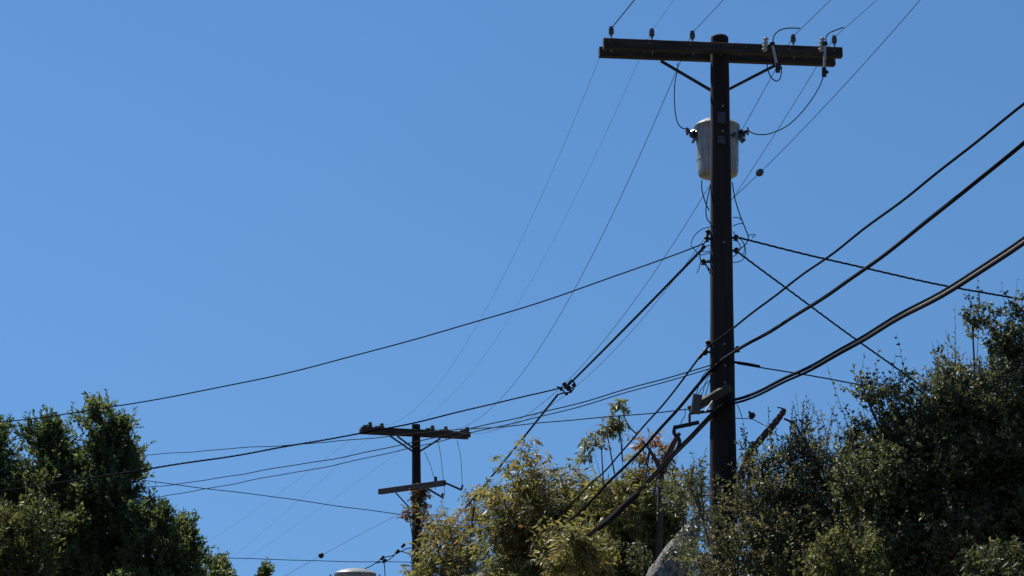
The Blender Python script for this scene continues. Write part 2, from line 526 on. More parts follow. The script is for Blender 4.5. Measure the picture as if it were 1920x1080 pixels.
m_ = MB(); m_.lathe(P(1409, 778, 24.75), [(.012, -.05), (.04, -.035), (.045, .01), (.02, .02), (.015, .055)], 8, (-.6, 0, .8)); m_.build('drop_clamp', M['iron'], pole1)

# ------------------------------------------------------------------ far pole
top2 = P(780, 796, Y2); low2 = P(782, 1075, Y2)
dir2 = (low2 - top2) / (low2[2] - top2[2])
base2 = top2 + dir2 * (-.05 - top2[2])
pole2 = tag(empty('utility_pole', base2), 'distant dark wooden utility pole with crossarm and a short lower arm', 'utility pole')
m_ = MB(); m_.tube([top2 + dir2 * (z - top2[2]) for z in np.linspace(base2[2], top2[2], 20)], np.linspace(.185, .115, 20), 20)
m_.build('shaft', M['pole'], pole2)
gl, gr = P(677, 805, Y2 - .45), P(882, 815, Y2 + .15)
gd = np.array([-(gr-gl)[1], (gr-gl)[0], 0]); gd /= np.linalg.norm(gd)
MB().beam(gl, gr, .11, .15).build('crossarm', M['arm'], pole2)
MB().beam(gl + gd * .36, gr + gd * .36, .11, .15).build('crossarm', M['arm'], pole2)
for (a, b) in (((732, 818), (776, 848)), ((745, 818), (776, 841)), ((826, 822), (786, 847))):
    MB().beam(P(*a, Y2 - .2), P(*b, Y2 - .12), .045, .045, bev=.004).build('brace', M['iron'], pole2)
att2 = []
for (px, py, pv) in ((694, 791, 685), (716, 793, 707), (811, 797, 802), (836, 799, 828), (876, 800, 868)):
    fpos = (px - 677) / 205.0
    Yc = Y2 - .45 + .6 * fpos
    att2.append(insulator(px, py, Yc, pole2, 1.25))
    c = P(pv, py + 9, Yc + .1)
    m_ = MB(); m_.beam(c + (0, 0, -.1), c + (0, 0, .04), .12, .10, (0, 1, 0)); m_.tube([c, P(px - 1, py + 4, Yc)], .03, 8); m_.build('saddle_clamp', M['iron'], pole2)
hl, hr = P(712, 922, Y2 + .7), P(833, 905.5, Y2 - 1.3)
MB().beam(hl, hr, .12, .15).build('lower_arm', M['far_arm'], pole2)
MB().beam(P(742, 924, Y2), P(768, 952, Y2 - .1), .035, .035).build('brace', M['iron'], pole2)
MB().beam(P(801, 916, Y2 - .5), P(832, 934, Y2 - .5), .05, .05).build('brace', M['iron'], pole2)
insulator(817, 893, Y2 - 1.0, pole2, .9)
MB().beam(P(834, 905, Y2 - 1.3), P(866, 919, Y2 - 1.3), .05, .05).build('fuse_bracket', M['iron'], pole2)
for px, py, r_, l_ in ((866, 914, .035, .16), (829, 929, .05, .14), (867, 930, .025, .10)):
    MB().lathe(P(px, py, Y2 - (.5 if px < 850 else 1.3)), [(r_*.6, -l_/2), (r_, -l_*.2), (r_*.7, 0), (r_, l_*.2), (r_*.5, l_/2)], 10, (.3, 0, 1)).build('fuse_holder', M['porcelain'], pole2)
for l in ([(796, 848), (806, 870), (815, 900)], [(822, 828), (827, 860), (832, 908), (834, 930)], [(857, 826), (864, 860), (867, 916)], [(779, 1028), (765, 1028), (748, 1036), (735, 1042), (718, 1046), (707, 1054), (690, 1064), (668, 1070)], [(776, 1044), (760, 1036), (745, 1033)], [(718, 1046), (721, 1062), (722, 1085)], [(745, 1036), (728, 1050), (706, 1056)]):
    loose('jumper_wire', l, Y2 - .4, .014 if l[0][1] > 1000 else .008, pole2)
for px, py in ((745, 1034), (756, 1023), (717, 1046), (721, 1052)):
    MB().lathe(P(px, py, Y2 - .4), [(.02, -.07), (.05, -.05), (.035, 0), (.055, .03), (.02, .07)], 8, (.7, 0, .7)).build('connector', M['iron'], pole2)

YT = 44.0
sp_base = P(665, 1180, YT); sp_base[2] = -.05
sp = tag(empty('utility_pole', sp_base), 'short wooden pole standing below the pale tank, left of the distant pole', 'utility pole')
pt = P(665, 1100, YT)
MB().tube([sp_base, (sp_base[0], YT, pt[2] + .1)], [.15, .12], 16).build('shaft', M['pole'], sp)
tr2, tb2 = transformer(666, 1074, .43, .95, YT - .62, 'pale grey domed tank just showing at the bottom edge, left of the distant pole')

# ------------------------------------------------------------------ the five thin conductors
nb = [(7.8 + a - 2.6, -5.0) for a in (1.25, 1.77, 2.29, 3.58, 4.11)]
near_pix = [[(1165, 28), (1190, 0)], [(1240, 28), (1265, 0)], [(1330, 28), (1356, 0)], [(1502, 50), (1558, 0)], [(1583, 49), (1645, 0)]]
far_pix = [
 [(1123, 120), (1060, 260), (985, 440), (915, 570)],
 [(1194, 122), (1120, 290), (1040, 450), (985, 540)],
 [(1262, 142), (1180, 350), (1100, 520), (1010, 650), (930, 745)],
 [(1440, 140), (1397, 232), (1325, 350), (1220, 515), (1130, 640), (1040, 745)],
 [(1528, 127), (1460, 240), (1392, 350), (1240, 545), (1160, 650), (1080, 728)]]
beyond = [[(620, 862), (400, 1008)], [(640, 905), (440, 1035)], [(660, 935), (470, 1035)], None, None]
where = ['leftmost', 'second from the left', 'middle', 'second from the right', 'rightmost']
for i in range(5):
    A = att1[i]
    B0 = np.array([*nb[i], A[2] + .15]); 
    s1 = hang(A, B0[:2], near_pix[i], n=50, curv=2.2)
    s2 = hang(A, att2[i], far_pix[i], n=70)
    pts = np.vstack([s1[::-1], s2[1:]]); n_main = len(pts)
    if beyond[i]:
        s3 = hang(att2[i], np.array([-16.0 - 1.2 * i, 96.0]), beyond[i], n=30, curv=.9)
        pts = np.vstack([pts, s3[1:]])
    r_ = (.0021, .0018, .0046, .0046, .0042)[i]
    o = MB().tube(pts, np.where(np.arange(len(pts)) < n_main, r_, .0026), 6).build('power_line', M['copper'])
    tag(o, 'thin bare power line on the ' + where[i] + ' insulator of the near crossarm', 'power line', 'bare power lines between the two poles')
# armour rods and taps where the photograph shows thicker wire
A = att1[0]; q = hang(A, np.array(nb[0]), near_pix[0], n=50, ext=.09, curv=2.2)
MB().tube(q, .008, 6).build('armour_rod', M['copper'], pole1)

# span guy with its egg insulator, from high on the near pole over the camera's right
gA = P(1374, 372, Y1)
gpts = hang(gA, np.array([9.6, -5.0, 0])[:2], [(1423, 325), (1560, 185), (1725, 0)], n=60)
gw = empty('guy_wire', gA); tag(gw, 'thin span guy with an egg insulator rising right from the near pole', 'guy wire')
MB().tube(gpts, .0042, 6).build('wire', M['copper'], gw)
c = P(1423, 325, np.interp(0.0, [0], [24.0]))
k_ = np.argmin([abs((p[0] / (p[1]*CP + (p[2]-1.6)*SP)) * F_PX + 960 - 1423) for p in gpts[:40]])
c = gpts[k_]; d = gpts[k_ + 1] - gpts[k_]
MB().lathe(c, [(.012, -.06), (.038, -.045), (.046, -.01), (.036, 0), (.046, .01), (.038, .045), (.012, .06)], 14, d).build('egg_insulator', M['porcelain'], gw)

g2A = P(777, 950, Y2)
gp2 = hang(g2A, np.array([-9.0, 47.0]), [(700, 990), (601, 1041), (540, 1077)], n=40)
gw2 = empty('guy_wire', g2A); tag(gw2, 'thin guy with a small dark ball descending left from the distant pole', 'guy wire')
MB().tube(gp2, .005, 6).build('wire', M['copper'], gw2)
k_ = np.argmin([abs((p[0] / (p[1]*CP + (p[2]-1.6)*SP)) * F_PX + 960 - 601) for p in gp2])
MB().blob(gp2[k_], .075).build('egg_insulator', M['iron'], gw2)


# ------------------------------------------------------------------ cables and service drops
def twisted(pts, R_, r, turns, n=5, strands=3):
    pts = np.asarray(pts, float)
    seg = np.r_[0, np.cumsum(np.linalg.norm(np.diff(pts, axis=0), axis=1))]
    tot = seg[-1]
    m = int(turns * tot * 7)
    s = np.linspace(0, tot, m)
    p = np.stack([np.interp(s, seg, pts[:, k]) for k in range(3)], 1)
    t = np.gradient(p, axis=0); t /= np.linalg.norm(t, axis=1)[:, None]
    u = np.cross(t, (0, 0, 1.0)); u /= np.linalg.norm(u, axis=1)[:, None]
    w_ = np.cross(u, t)
    mb = MB()
    for k in range(strands):
        a = 2 * math.pi * (s * turns + k / strands)
        mb.tube(p + R_ * (np.cos(a)[:, None] * u + np.sin(a)[:, None] * w_), r, n)
    return mb


near0 = np.array([7.9, -5.0])
p2c = lambda px, py: P(px, py, Y2 - .2)

def wavy(p, amp, seed):
    g_ = np.random.default_rng(seed); p = np.array(p, float)
    L_ = np.r_[0, np.cumsum(np.linalg.norm(np.diff(p, axis=0), axis=1))]
    q_ = np.linspace(0, L_[-1], int(L_[-1] * 4)); p = np.stack([np.interp(q_, L_, p[:, k]) for k in range(3)], 1)
    for f in (.21, .47, .9, 1.7):
        ph = g_.random(2) * 6.28
        p[:, 2] += amp * .5 * np.sin(q_ * f * 2 + ph[0]) / (1 + f); p[:, 0] += amp * .5 * np.sin(q_ * f * 1.7 + ph[1]) / (1 + f)
    return p


# C1 - upper black cable
A = P(1336, 645, Y1 - .18)
a1 = hang(A, near0, [(1378, 612), (1440, 565), (1545, 490), (1640, 410), (1760, 325), (1920, 195)], n=60)
a2 = hang(P(1325, 655, Y1 - .1), p2c(790, 1075), [(1270, 720), (1185, 820), (1100, 920)], n=50)
o = MB().tube(wavy(np.vstack([a1[::-1], a2]), .022, 1), .0125, 8).build('telephone_cable', M['cable'])
tag(o, 'uppermost of the three thick black cables crossing the near pole low down', 'cable', 'thick cables running past the near pole')
# C2
A = P(1352, 677, Y1 - .17)
a1 = hang(A, near0 + (.1, 0), [(1378, 663), (1450, 625), (1520, 575), (1640, 490), (1760, 395), (1920, 270)], n=60)
a2 = hang(P(1328, 698, Y1 - .12), p2c(788, 1110), [(1300, 735), (1250, 797), (1150, 893), (1100, 945)], n=50)
rt = empty('telephone_cable', A)
tag(rt, 'middle one of the three thick black cables that cross the near pole', 'cable', 'thick cables running past the near pole')
full = wavy(np.vstack([a1[::-1], a2]), .02, 2)
MB().tube(full, np.where(full[:, 1] > Y1, .021, .0165), 8).build('cable', M['cable'], rt)
MB().tube(full + (0.004, 0, .024), .006, 6).build('messenger_strand', M['copper'], rt)
# C3 heavy pair
A = P(1390, 747, Y1 - .22)
a1 = hang(A, near0 + (.2, 0), [(1480, 715), (1560, 670), (1620, 637), (1700, 588), (1800, 524), (1920, 455)], n=60)
mid = spline(pxs([(1390, 747, Y1-.22), (1368, 752, Y1-.24), (1345, 764, Y1-.24), (1315, 795, Y1 + .1), (1290, 823, Y1 + .7)], Y1), 6)
a2 = hang(P(1290, 823, Y1 + .7), np.array([.4, 38.5]), [(1230, 885), (1170, 945), (1100, 1008)], n=30, ext=1.02)
rt = empty('telephone_cable', A)
tag(rt, 'lowest and heaviest of the three cables, doubled, with a paler strand along it', 'cable', 'thick cables running past the near pole')
full = wavy(np.vstack([a1[::-1], mid[1:-1], a2]), .022, 6)
MB().tube(full + (0, 0, .016), .0185, 10).build('cable', M['cable'], rt)
off = np.zeros_like(full); off[:, 1] = -.024; off[:, 2] = -.006
n_l = int(len(full) * .62)
MB().tube((full + off)[:n_l], .0105, 8).build('messenger_strand', M['strand'], rt)
off = np.zeros_like(full); off[:, 2] = -.026
MB().tube(full + off, .0155, 8).build('cable', M['cable'], rt)
sl = full[int(len(full) * .775):int(len(full) * .85)]
MB().tube(sl + (0, 0, -.03), [.02] + [.045] * (len(sl) - 2) + [.02], 10).build('splice_sleeve', M['cable'], rt)

DROPS = [
 # A, B plan or point, pixels, name of look, twisted?, radius
 (P(1320, 455, Y1 - .1), np.array([-8.0, 27.5]), [(1240, 481), (1080, 541), (900, 603), (720, 655), (480, 712), (300, 748), (140, 773), (20, 791)], 1.0, .0085, False, 'long black service drop falling left from the near pole across the whole sky'),
 (P(1066, 722, 34.4), np.array([-8.0, 25.0]), [(900, 755), (780, 786), (640, 823), (460, 857), (280, 882), (175, 898), (0, 915)], 1.0, .0085, True, 'twisted service drop running left from the mid-span splice past the far crossarm'),
 (P(1310, 767, Y1 - .3), np.array([-14.0, 50.0]), [(1060, 789), (900, 803), (715, 818), (500, 838), (230, 856)], 1.0, .0075, False, 'nearly level service drop leaving the grey terminal box on the near pole leftwards'),
 (P(1335, 686, Y1 - .1), np.array([-14.0, 51.0]), [(1180, 730), (1020, 772), (880, 804), (790, 826), (640, 857), (460, 887), (280, 914)], 1.0, .0080, False, 'upper of two parallel service drops falling left past the far crossarm'),
 (P(1335, 692, Y1 - .0), np.array([-14.0, 50.0]), [(1180, 736), (1020, 777), (885, 811), (780, 838), (640, 869), (400, 914), (280, 934)], 1.0, .0070, False, 'lower of two parallel service drops falling left past the far crossarm'),
 (P(775, 967, Y2 - .1), np.array([-13.5, 51.0]), [(640, 950), (500, 931), (400, 917), (280, 903)], 1.0, .0110, False, 'single wire climbing left from the vine on the distant pole across the drops'),
 (P(775, 1055, Y2 - .1), np.array([-13.5, 53.0]), [(640, 1052), (450, 1046), (385, 1044)], 1.0, .0105, False, 'lowest level wire running left from the distant pole near the bottom edge'),
 (P(1381, 446, Y1), np.array([8.6, 26.0]), [(1500, 474), (1640, 507), (1780, 538), (1920, 562)], 1.0, .0090, True, 'twisted service drop going right from the near pole above the oak'),
 (P(1381, 471, Y1), np.array([6.3, 27.5]), [(1440, 514), (1500, 559), (1620, 650), (1730, 724)], 1.0, .0085, True, 'steep twisted service drop falling right from the near pole into the oak'),
 (P(1383, 680, Y1 - .1), np.array([6.6, 26.5]), [(1500, 700), (1590, 716), (1730, 742)], 1.0, .0090, False, 'short black drop cable going right from the near pole behind the heavy cable'),
]
for A, B, pix, ext, r_, tw, lab in DROPS:
    p = wavy(hang(A, B, pix, ext=ext, n=70), .02, len(lab))
    o = (twisted(p, r_ * .95, r_ * .72, 3.0) if tw else MB().tube(p, r_, 6)).build('service_drop', M['cable'])
    tag(o, lab, 'service drop', 'service drops between poles and houses')
# dead-end grip on the last one
MB().tube(spline(pxs([(1368, 678), (1400, 682), (1425, 687)], Y1 - .1), 4), .016, 8).build('dead_end_grip', M['cable'], pole1)
MB().tube(spline(pxs([(1325, 655), (1310, 672)], Y1 - .1), 4), .022, 8).build('dead_end_grip', M['iron'], pole1)

# span cable with mid-span splice
J = P(1066, 722, 34.4)
a1 = hang(P(1322, 462, Y1), J, [(1300, 482), (1240, 545), (1160, 632), (1090, 693)], n=50)
a2 = hang(P(1046, 740, 35.3), p2c(786, 1050), [(1000, 795), (915, 903)], n=40)
rt = empty('service_cable', P(1322, 462, Y1))
tag(rt, 'thick twisted cable from the near pole to a mid-span splice above the gums', 'cable')
twisted(a1, .012, .0095, 2.6).build('near_half', M['cable'], rt)
twisted(a2, .0125, .010, 2.2).build('far_half', M['cable'], rt)
m_ = MB()
for px, py, r_ in ((1058, 720, .04), (1062, 738, .035), (1076, 722, .04), (1066, 728, .05), (1052, 730, .03), (1070, 734, .03)):
    m_.blob(P(px, py, 34.5), r_)
for l in ([(1072, 712), (1066, 718), (1058, 730)], [(1046, 740), (1056, 737), (1070, 735), (1078, 722), (1073, 712)], [(1044, 725), (1052, 728), (1060, 738)], [(1056, 717), (1062, 724), (1074, 728)]):
    m_.tube(spline(pxs(l, 34.5), 5), .014, 6)
m_.build('splice', M['iron'], rt)

# ------------------------------------------------------------------ trees
def unit(a):
    return a / (np.linalg.norm(a, axis=-1, keepdims=True) + 1e-9)


def leaf_mesh(name, pos, d, length, width, tint, twigs, mats, parent, fold=.25, cup=0.0):
    """pos,d (N,3): base and direction of every leaf; twigs: list of (a,b,ra,rb) arrays"""
    N = len(pos)
    d = unit(d)
    rnd = unit(rng.normal(size=(N, 3)))
    s = unit(np.cross(d, rnd)); nrm = np.cross(s, d)
    L_, W_ = length[:, None], width[:, None]
    v0 = pos
    v2 = pos + d * L_ + nrm * (L_ * -cup)
    mid = pos + d * L_ * .5
    v1 = mid + s * W_ * .5 + nrm * W_ * fold
    v3 = mid - s * W_ * .5 + nrm * W_ * fold
    V = np.stack([v0, v1, v2, v3], 1).reshape(-1, 3)
    base = (np.arange(N) * 4)[:, None]
    T = np.concatenate([base + [[0, 1, 2]], base + [[0, 2, 3]]], 1).reshape(-1, 3)
    tt = np.repeat(tint, 2)
    a, b, ra, rb = twigs
    K = len(a)
    t = unit(b - a); u = unit(np.cross(t, rng.normal(size=(K, 3)))); w_ = np.cross(t, u)
    ring = []
    for c_, r_ in ((a, ra), (b, rb)):
        for k in range(3):
            an = 2 * math.pi * k / 3
            ring.append(c_ + r_[:, None] * (math.cos(an) * u + math.sin(an) * w_))
    TV = np.stack(ring, 1).reshape(-1, 3)
    tb = (np.arange(K) * 6)[:, None] + len(V)
    TF = np.concatenate([tb + [[0, 1, 4]], tb + [[0, 4, 3]], tb + [[1, 2, 5]], tb + [[1, 5, 4]], tb + [[2, 0, 3]], tb + [[2, 3, 5]]], 1).reshape(-1, 3)
    AV = np.vstack([V, TV]).astype(np.float32); AF = np.vstack([T, TF]).astype(np.int32)
    me = bpy.data.meshes.new(name)
    me.vertices.add(len(AV)); me.vertices.foreach_set('co', AV.ravel())
    me.loops.add(AF.size); me.loops.foreach_set('vertex_index', AF.ravel())
    me.polygons.add(len(AF))
    me.polygons.foreach_set('loop_start', np.arange(0, AF.size, 3, dtype=np.int32))
    me.polygons.foreach_set('loop_total', np.full(len(AF), 3, dtype=np.int32))
    me.materials.append(mats[0]); me.materials.append(mats[1])
    mi = np.zeros(len(AF), np.int32); mi[len(T):] = 1
    me.polygons.foreach_set('material_index', mi)
    at = me.attributes.new('tint', 'FLOAT', 'FACE')
    at.data.foreach_set('value', np.concatenate([tt, np.zeros(len(TF))]).astype(np.float32))
    me.update(calc_edges=True)
    o = link(name, me, None, parent)
    o['kind'] = 'stuff'
    return o


NTRI = 0


def tree(name, label, cat, group, foot, lobes, style, mats, trunk_mat, trunk_r=.14, dens=1.0, limb_pts=None):
    """lobes: (px, py, rx_px, ry_px, Y, half depth m[, density]); style: dict of growth habits"""
    global NTRI
    st = dict(clump=.30, twig=.30, nleaf=11, ntwig=22, leaf=.055, wid=.45, up=.6, outw=.7, rand=.6, bend=.1, per=7.0, ang=.8, tint0=.5, tvar=.22, shoot=.0, shootlen=.6, fold=.25)
    st.update(style)
    root = empty(name, foot)
    tag(root, label, cat, group)
    cs, cr_, ct = [], [], []
    fork = None
    L3 = []
    for lb in lobes:
        px, py, rx, ry, Y, hd = lb[:6]
        k = mpp(Y)
        L3.append((P(px, py, Y), rx * k, hd, ry * k / CP, lb[6] if len(lb) > 6 else 1.0, (rx * ry * math.pi) / 1e4, lb[7] if len(lb) > 7 else 0.0))
    ztop = max(c[2] for c, *_ in L3); zlow = min(c[2] for c, *_ in L3)
    foot = np.asarray(foot, float)
    cen = np.mean([c for c, *_ in L3], 0)
    fork = foot + (cen - foot) * np.array([.5, .5, 0]) + np.array([0, 0, max(.8, (zlow - foot[2]) * .62)])
    tp = spline([foot, foot + (fork - foot) * .5 + np.array([.08, .05, 0]), fork], 6)
    MB().tube(tp, np.linspace(trunk_r * 1.25, trunk_r * .85, len(tp)), 12).build('trunk', trunk_mat, root)
    br = MB()
    for (c, rx, ry, rz, dn, area, tofs) in L3:
        pts = spline([fork, fork + (c - fork) * .45 + np.array([*(rng.normal(size=2) * .12), .2]), c + np.array([0, 0, -rz * .2])], 6)
        MB().tube(pts, np.geomspace(trunk_r * .5, min(.014, trunk_r * .16) if rx > .15 else .003, len(pts)), 8).build('limb', trunk_mat, root)
        nc = max(2, int(area * st['per'] * dn * dens * (1 + ry)))
        u = unit(rng.normal(size=(nc, 3))) * (rng.random((nc, 1)) ** .42)
        cc = c + u * np.array([rx, ry, rz])
        for q in cc[::2]:
            m_ = (pts[-1] + q) / 2 + rng.normal(size=3) * .06
            br.tube(np.array([pts[-3], m_, q]), [.014, .010, .004], 5)
        cs.append(cc); cr_.append(np.full(nc, 1.0)); ct.append(np.full(nc, tofs))
        # outward unit of each clump kept for twig direction
        L3_out = unit(u * np.array([1, 1, 1]) + 1e-6)
        cr_[-1] = L3_out * (np.linalg.norm(u, axis=1)[:, None])
    br.build('branches', trunk_mat, root)['kind'] = 'stuff'
    cs = np.vstack(cs); co = np.vstack(cr_); ct = np.concatenate(ct)
    nc = len(cs)
    size = st['clump'] * (.65 + .7 * rng.random(nc))
    ctint = rng.normal(size=nc) * st['tvar'] * .6 + ct
    cleanup = unit(co * st['outw'] + rng.normal(size=(nc, 3)) * .35 + np.array([0, 0, st['up']]))
    # twigs
    nt_ = st['ntwig']
    K = nc * nt_
    idx = np.repeat(np.arange(nc), nt_)
    a = cs[idx] + unit(rng.normal(size=(K, 3))) * (rng.random((K, 1)) ** .6) * size[idx][:, None] * np.array([1, 1, .8])
    td = unit(cleanup[idx] + rng.normal(size=(K, 3)) * st['rand'])
    tl = st['twig'] * (.5 + .9 * rng.random(K))
    if st['shoot'] > 0:
        sel = rng.random(K) < st['shoot']
        td[sel] = unit(td[sel] * .35 + np.array([0, 0, 1.0]) + rng.normal(size=(sel.sum(), 3)) * .15)
        tl[sel] *= 1 + st['shootlen'] * rng.random(sel.sum()) * 2
    mid = a + td * (tl * .55)[:, None]
    td2 = unit(td + np.array([0, 0, st['bend']]))
    b = mid + td2 * (tl * .45)[:, None]
    # leaves
    nl = st['nleaf']
    N = K * nl
    li = np.repeat(np.arange(K), nl)
    s = np.tile((np.arange(nl) + .5) / nl, K) * .9 + .1 * rng.random(N)
    s3 = s[:, None]
    pos = np.where(s3 < .55, a[li] + (mid - a)[li] * (s3 / .55), mid[li] + (b - mid)[li] * ((s3 - .55) / .45))
    tdir = np.where(s3 < .55, td[li], td2[li])
    side = unit(np.cross(tdir, rng.normal(size=(N, 3))))
    ld = unit(tdir * (1 - st['ang'] * .5) + side * st['ang'] + np.array([0, 0, st.get('droop', 0.0)]))
    ln = st['leaf'] * (.6 + .8 * rng.random(N)) * np.where(s > .85, .75, 1)
    tint = np.clip(st['tint0'] + ctint[idx][li] + rng.normal(size=N) * st['tvar'], 0.01, .99)
    r1 = np.full(K, .0035 + st['twig'] * .004); r2 = np.full(K, .0015)
    leaf_mesh('crown', pos, ld, ln, ln * st['wid'], tint, (np.vstack([a, mid]), np.vstack([mid, b]), np.concatenate([r1, (r1 + r2) / 2]), np.concatenate([(r1 + r2) / 2, r2])), mats, root, st['fold'])
    NTRI += N * 2 + K * 12
    return root


L_dark = leafmat('dark_evergreen_leaf', [(0, (.020, .040, .014)), (.5, (.068, .10, .032)), (.85, (.135, .165, .058)), (1, (.17, .20, .07))], .50, .5, .35)
L_front = leafmat('lit_bush_leaf', [(0, (.025, .045, .014)), (.5, (.075, .09, .03)), (1, (.15, .15, .05))], .50, .5, .4)
L_gum = leafmat('olive_gum_leaf', [(0, (.07, .085, .035)), (.4, (.17, .18, .055)), (.7, (.25, .235, .07)), (.92, (.25, .17, .08)), (1, (.28, .15, .08))], .50, .45, .45)
L_oak = leafmat('small_oak_leaf', [(0, (.028, .036, .016)), (.5, (.078, .095, .036)), (.85, (.15, .16, .065)), (1, (.22, .20, .11))], .45, .48, .4)
L_air = leafmat('grey_green_leaf', [(0, (.04, .05, .024)), (.5, (.10, .115, .042)), (.85, (.165, .165, .065)), (1, (.23, .18, .11))], .48, .45, .45)
L_vine = leafmat('rusty_vine_leaf', [(0, (.07, .07, .03)), (.45, (.17, .12, .04)), (.8, (.24, .12, .055)), (1, (.28, .20, .12))], .50, .5, .4)

DARK = dict(clump=.27, twig=.25, nleaf=12, ntwig=26, leaf=.074, wid=.42, up=.9, outw=.8, rand=.42, bend=.3, per=11.0, ang=.65, shoot=.10, shootlen=.3)
GUM = dict(clump=.34, twig=.42, nleaf=11, ntwig=12, leaf=.14, wid=.24, up=.35, outw=.55, rand=.7, bend=-.7, per=11.0, ang=.75, droop=-.55, tvar=.2, fold=.12)
OAK = dict(clump=.24, twig=.24, nleaf=11, ntwig=22, leaf=.050, wid=.62, up=.35, outw=.7, rand=.8, bend=.1, per=13.0, ang=.9, shoot=.05, shootlen=.9)
AIR = dict(clump=.30, twig=.30, nleaf=10, ntwig=16, leaf=.055, wid=.42, up=.7, outw=.4, rand=.8, bend=.0, per=10.0, ang=.8, shoot=.05, shootlen=.45)


def foot(px, Y):
    p = P(px, 1080, Y); return (p[0], Y, -.05)


G1 = 'dark evergreens massed at the left'
tree('evergreen_tree', 'dark evergreen cut off by the left edge of the picture', 'tree', G1, foot(-30, 30.5),
     [(-10, 858, 28, 56, 30.5, .5), (-10, 960, 60, 90, 30.3, .8), (-10, 1090, 70, 90, 30.3, .9), (-80, 980, 60, 150, 30.5, .9)], DARK, (L_dark, M['bark_brown']), M['bark_brown'])
tree('evergreen_tree', 'rounded dark evergreen top between the left edge tree and the tallest evergreen', 'tree', G1, foot(90, 30.2),
     [(92, 816, 36, 36, 30.2, .4), (92, 885, 46, 56, 30.2, .5), (100, 980, 70, 90, 30.0, .8), (110, 1100, 90, 80, 30, .9)], DARK, (L_dark, M['bark_brown']), M['bark_brown'])
tree('evergreen_tree', 'tallest of the left evergreens, with a feathery peak just under the long service drop', 'tree', G1, foot(200, 29.8),
     [(200, 818, 32, 36, 29.8, .4), (196, 790, 10, 16, 29.8, .15, .4), (226, 850, 22, 30, 29.8, .4, .8), (192, 870, 52, 62, 29.8, .6), (222, 930, 42, 60, 29.7, .7), (180, 1000, 85, 90, 29.7, .9), (200, 1100, 95, 80, 29.7, .9)], DARK, (L_dark, M['bark_brown']), M['bark_brown'])
tree('evergreen_tree', 'lower evergreen stepping down to the right of the tallest one', 'tree', G1, foot(320, 29.0),
     [(298, 975, 32, 34, 29.0, .5), (322, 1032, 40, 45, 29.0, .6), (290, 1050, 50, 60, 29.0, .7), (332, 1090, 38, 50, 29, .6), (300, 1130, 70, 60, 29, .8)], dict(DARK, tint0=.6), (L_dark, M['bark_brown']), M['bark_brown'], .11)
tree('evergreen_bush', 'lighter green bush catching the sun in front of the dark evergreens at the left edge', 'bush', None, foot(40, 26.0),
     [(52, 985, 40, 38, 26.0, .4, .8), (20, 1020, 50, 50, 26.0, .5), (60, 1080, 50, 50, 26.0, .5, .6), (-40, 1080, 60, 60, 26, .6)], dict(DARK, per=8.0, tint0=.55), (L_front, M['bark_brown']), M['bark_brown'], .07)
tree('small_evergreen', 'small pointed green treetop between the left trees and the pale tank', 'tree', None, foot(420, 31.0),
     [(420, 1076, 20, 26, 31.0, .3), (405, 1105, 30, 30, 31.0, .4), (420, 1150, 40, 50, 31, .4)], dict(DARK, clump=.16, twig=.2, tint0=.65, per=14), (L_dark, M['bark_brown']), M['bark_brown'], .06)
tree('small_evergreen', 'tip of a sapling barely rising over the bottom edge beside the small treetop', 'tree', None, foot(488, 32.0),
     [(488, 1092, 9, 17, 32.0, .15), (488, 1130, 18, 26, 32.0, .25), (488, 1175, 24, 30, 32, .3)], dict(DARK, clump=.10, twig=.16, tint0=.65, per=40, shoot=.05), (L_dark, M['bark_brown']), M['bark_brown'], .04)

G2 = 'gum trees in the centre'
tree('gum_tree', 'sparse grey green gum tree right beside the distant pole', 'tree', G2, foot(850, 46.0),
     [(890, 925, 20, 24, 46, .4, .5), (858, 985, 40, 30, 46, .7, .9, .28), (818, 1000, 24, 30, 46, .6, .5, .1), (905, 975, 26, 26, 46, .5, .6, .1), (850, 1050, 54, 40, 46, .9, 1.1, .1), (820, 1110, 70, 60, 46, 1.0, .7), (900, 1100, 60, 70, 46, 1.0, .8)],
     dict(GUM, clump=.42, twig=.5, leaf=.15), (L_gum, M['bark_brown']), M['bark_brown'], .13)
tree('gum_tree', 'dense olive and russet gum tree between the distant pole and the cables', 'tree', G2, foot(1010, 36.0),
     [(1000, 885, 34, 26, 36.0, .5, .8, .12), (960, 950, 48, 52, 36.0, .8, 1, .08), (1040, 945, 50, 46, 36.0, .8, 1, .05), (1090, 925, 22, 36, 36.0, .5, .7, .12), (1000, 1030, 90, 60, 36.0, 1.1, 1.1), (1100, 1020, 60, 60, 36.2, .9, 1), (1080, 1035, 50, 44, 34.6, .6, 1), (1010, 1110, 130, 60, 36.0, 1.1, 1, -.08)],
     dict(GUM, per=13), (L_gum, M['bark_brown']), M['bark_brown'], .16)
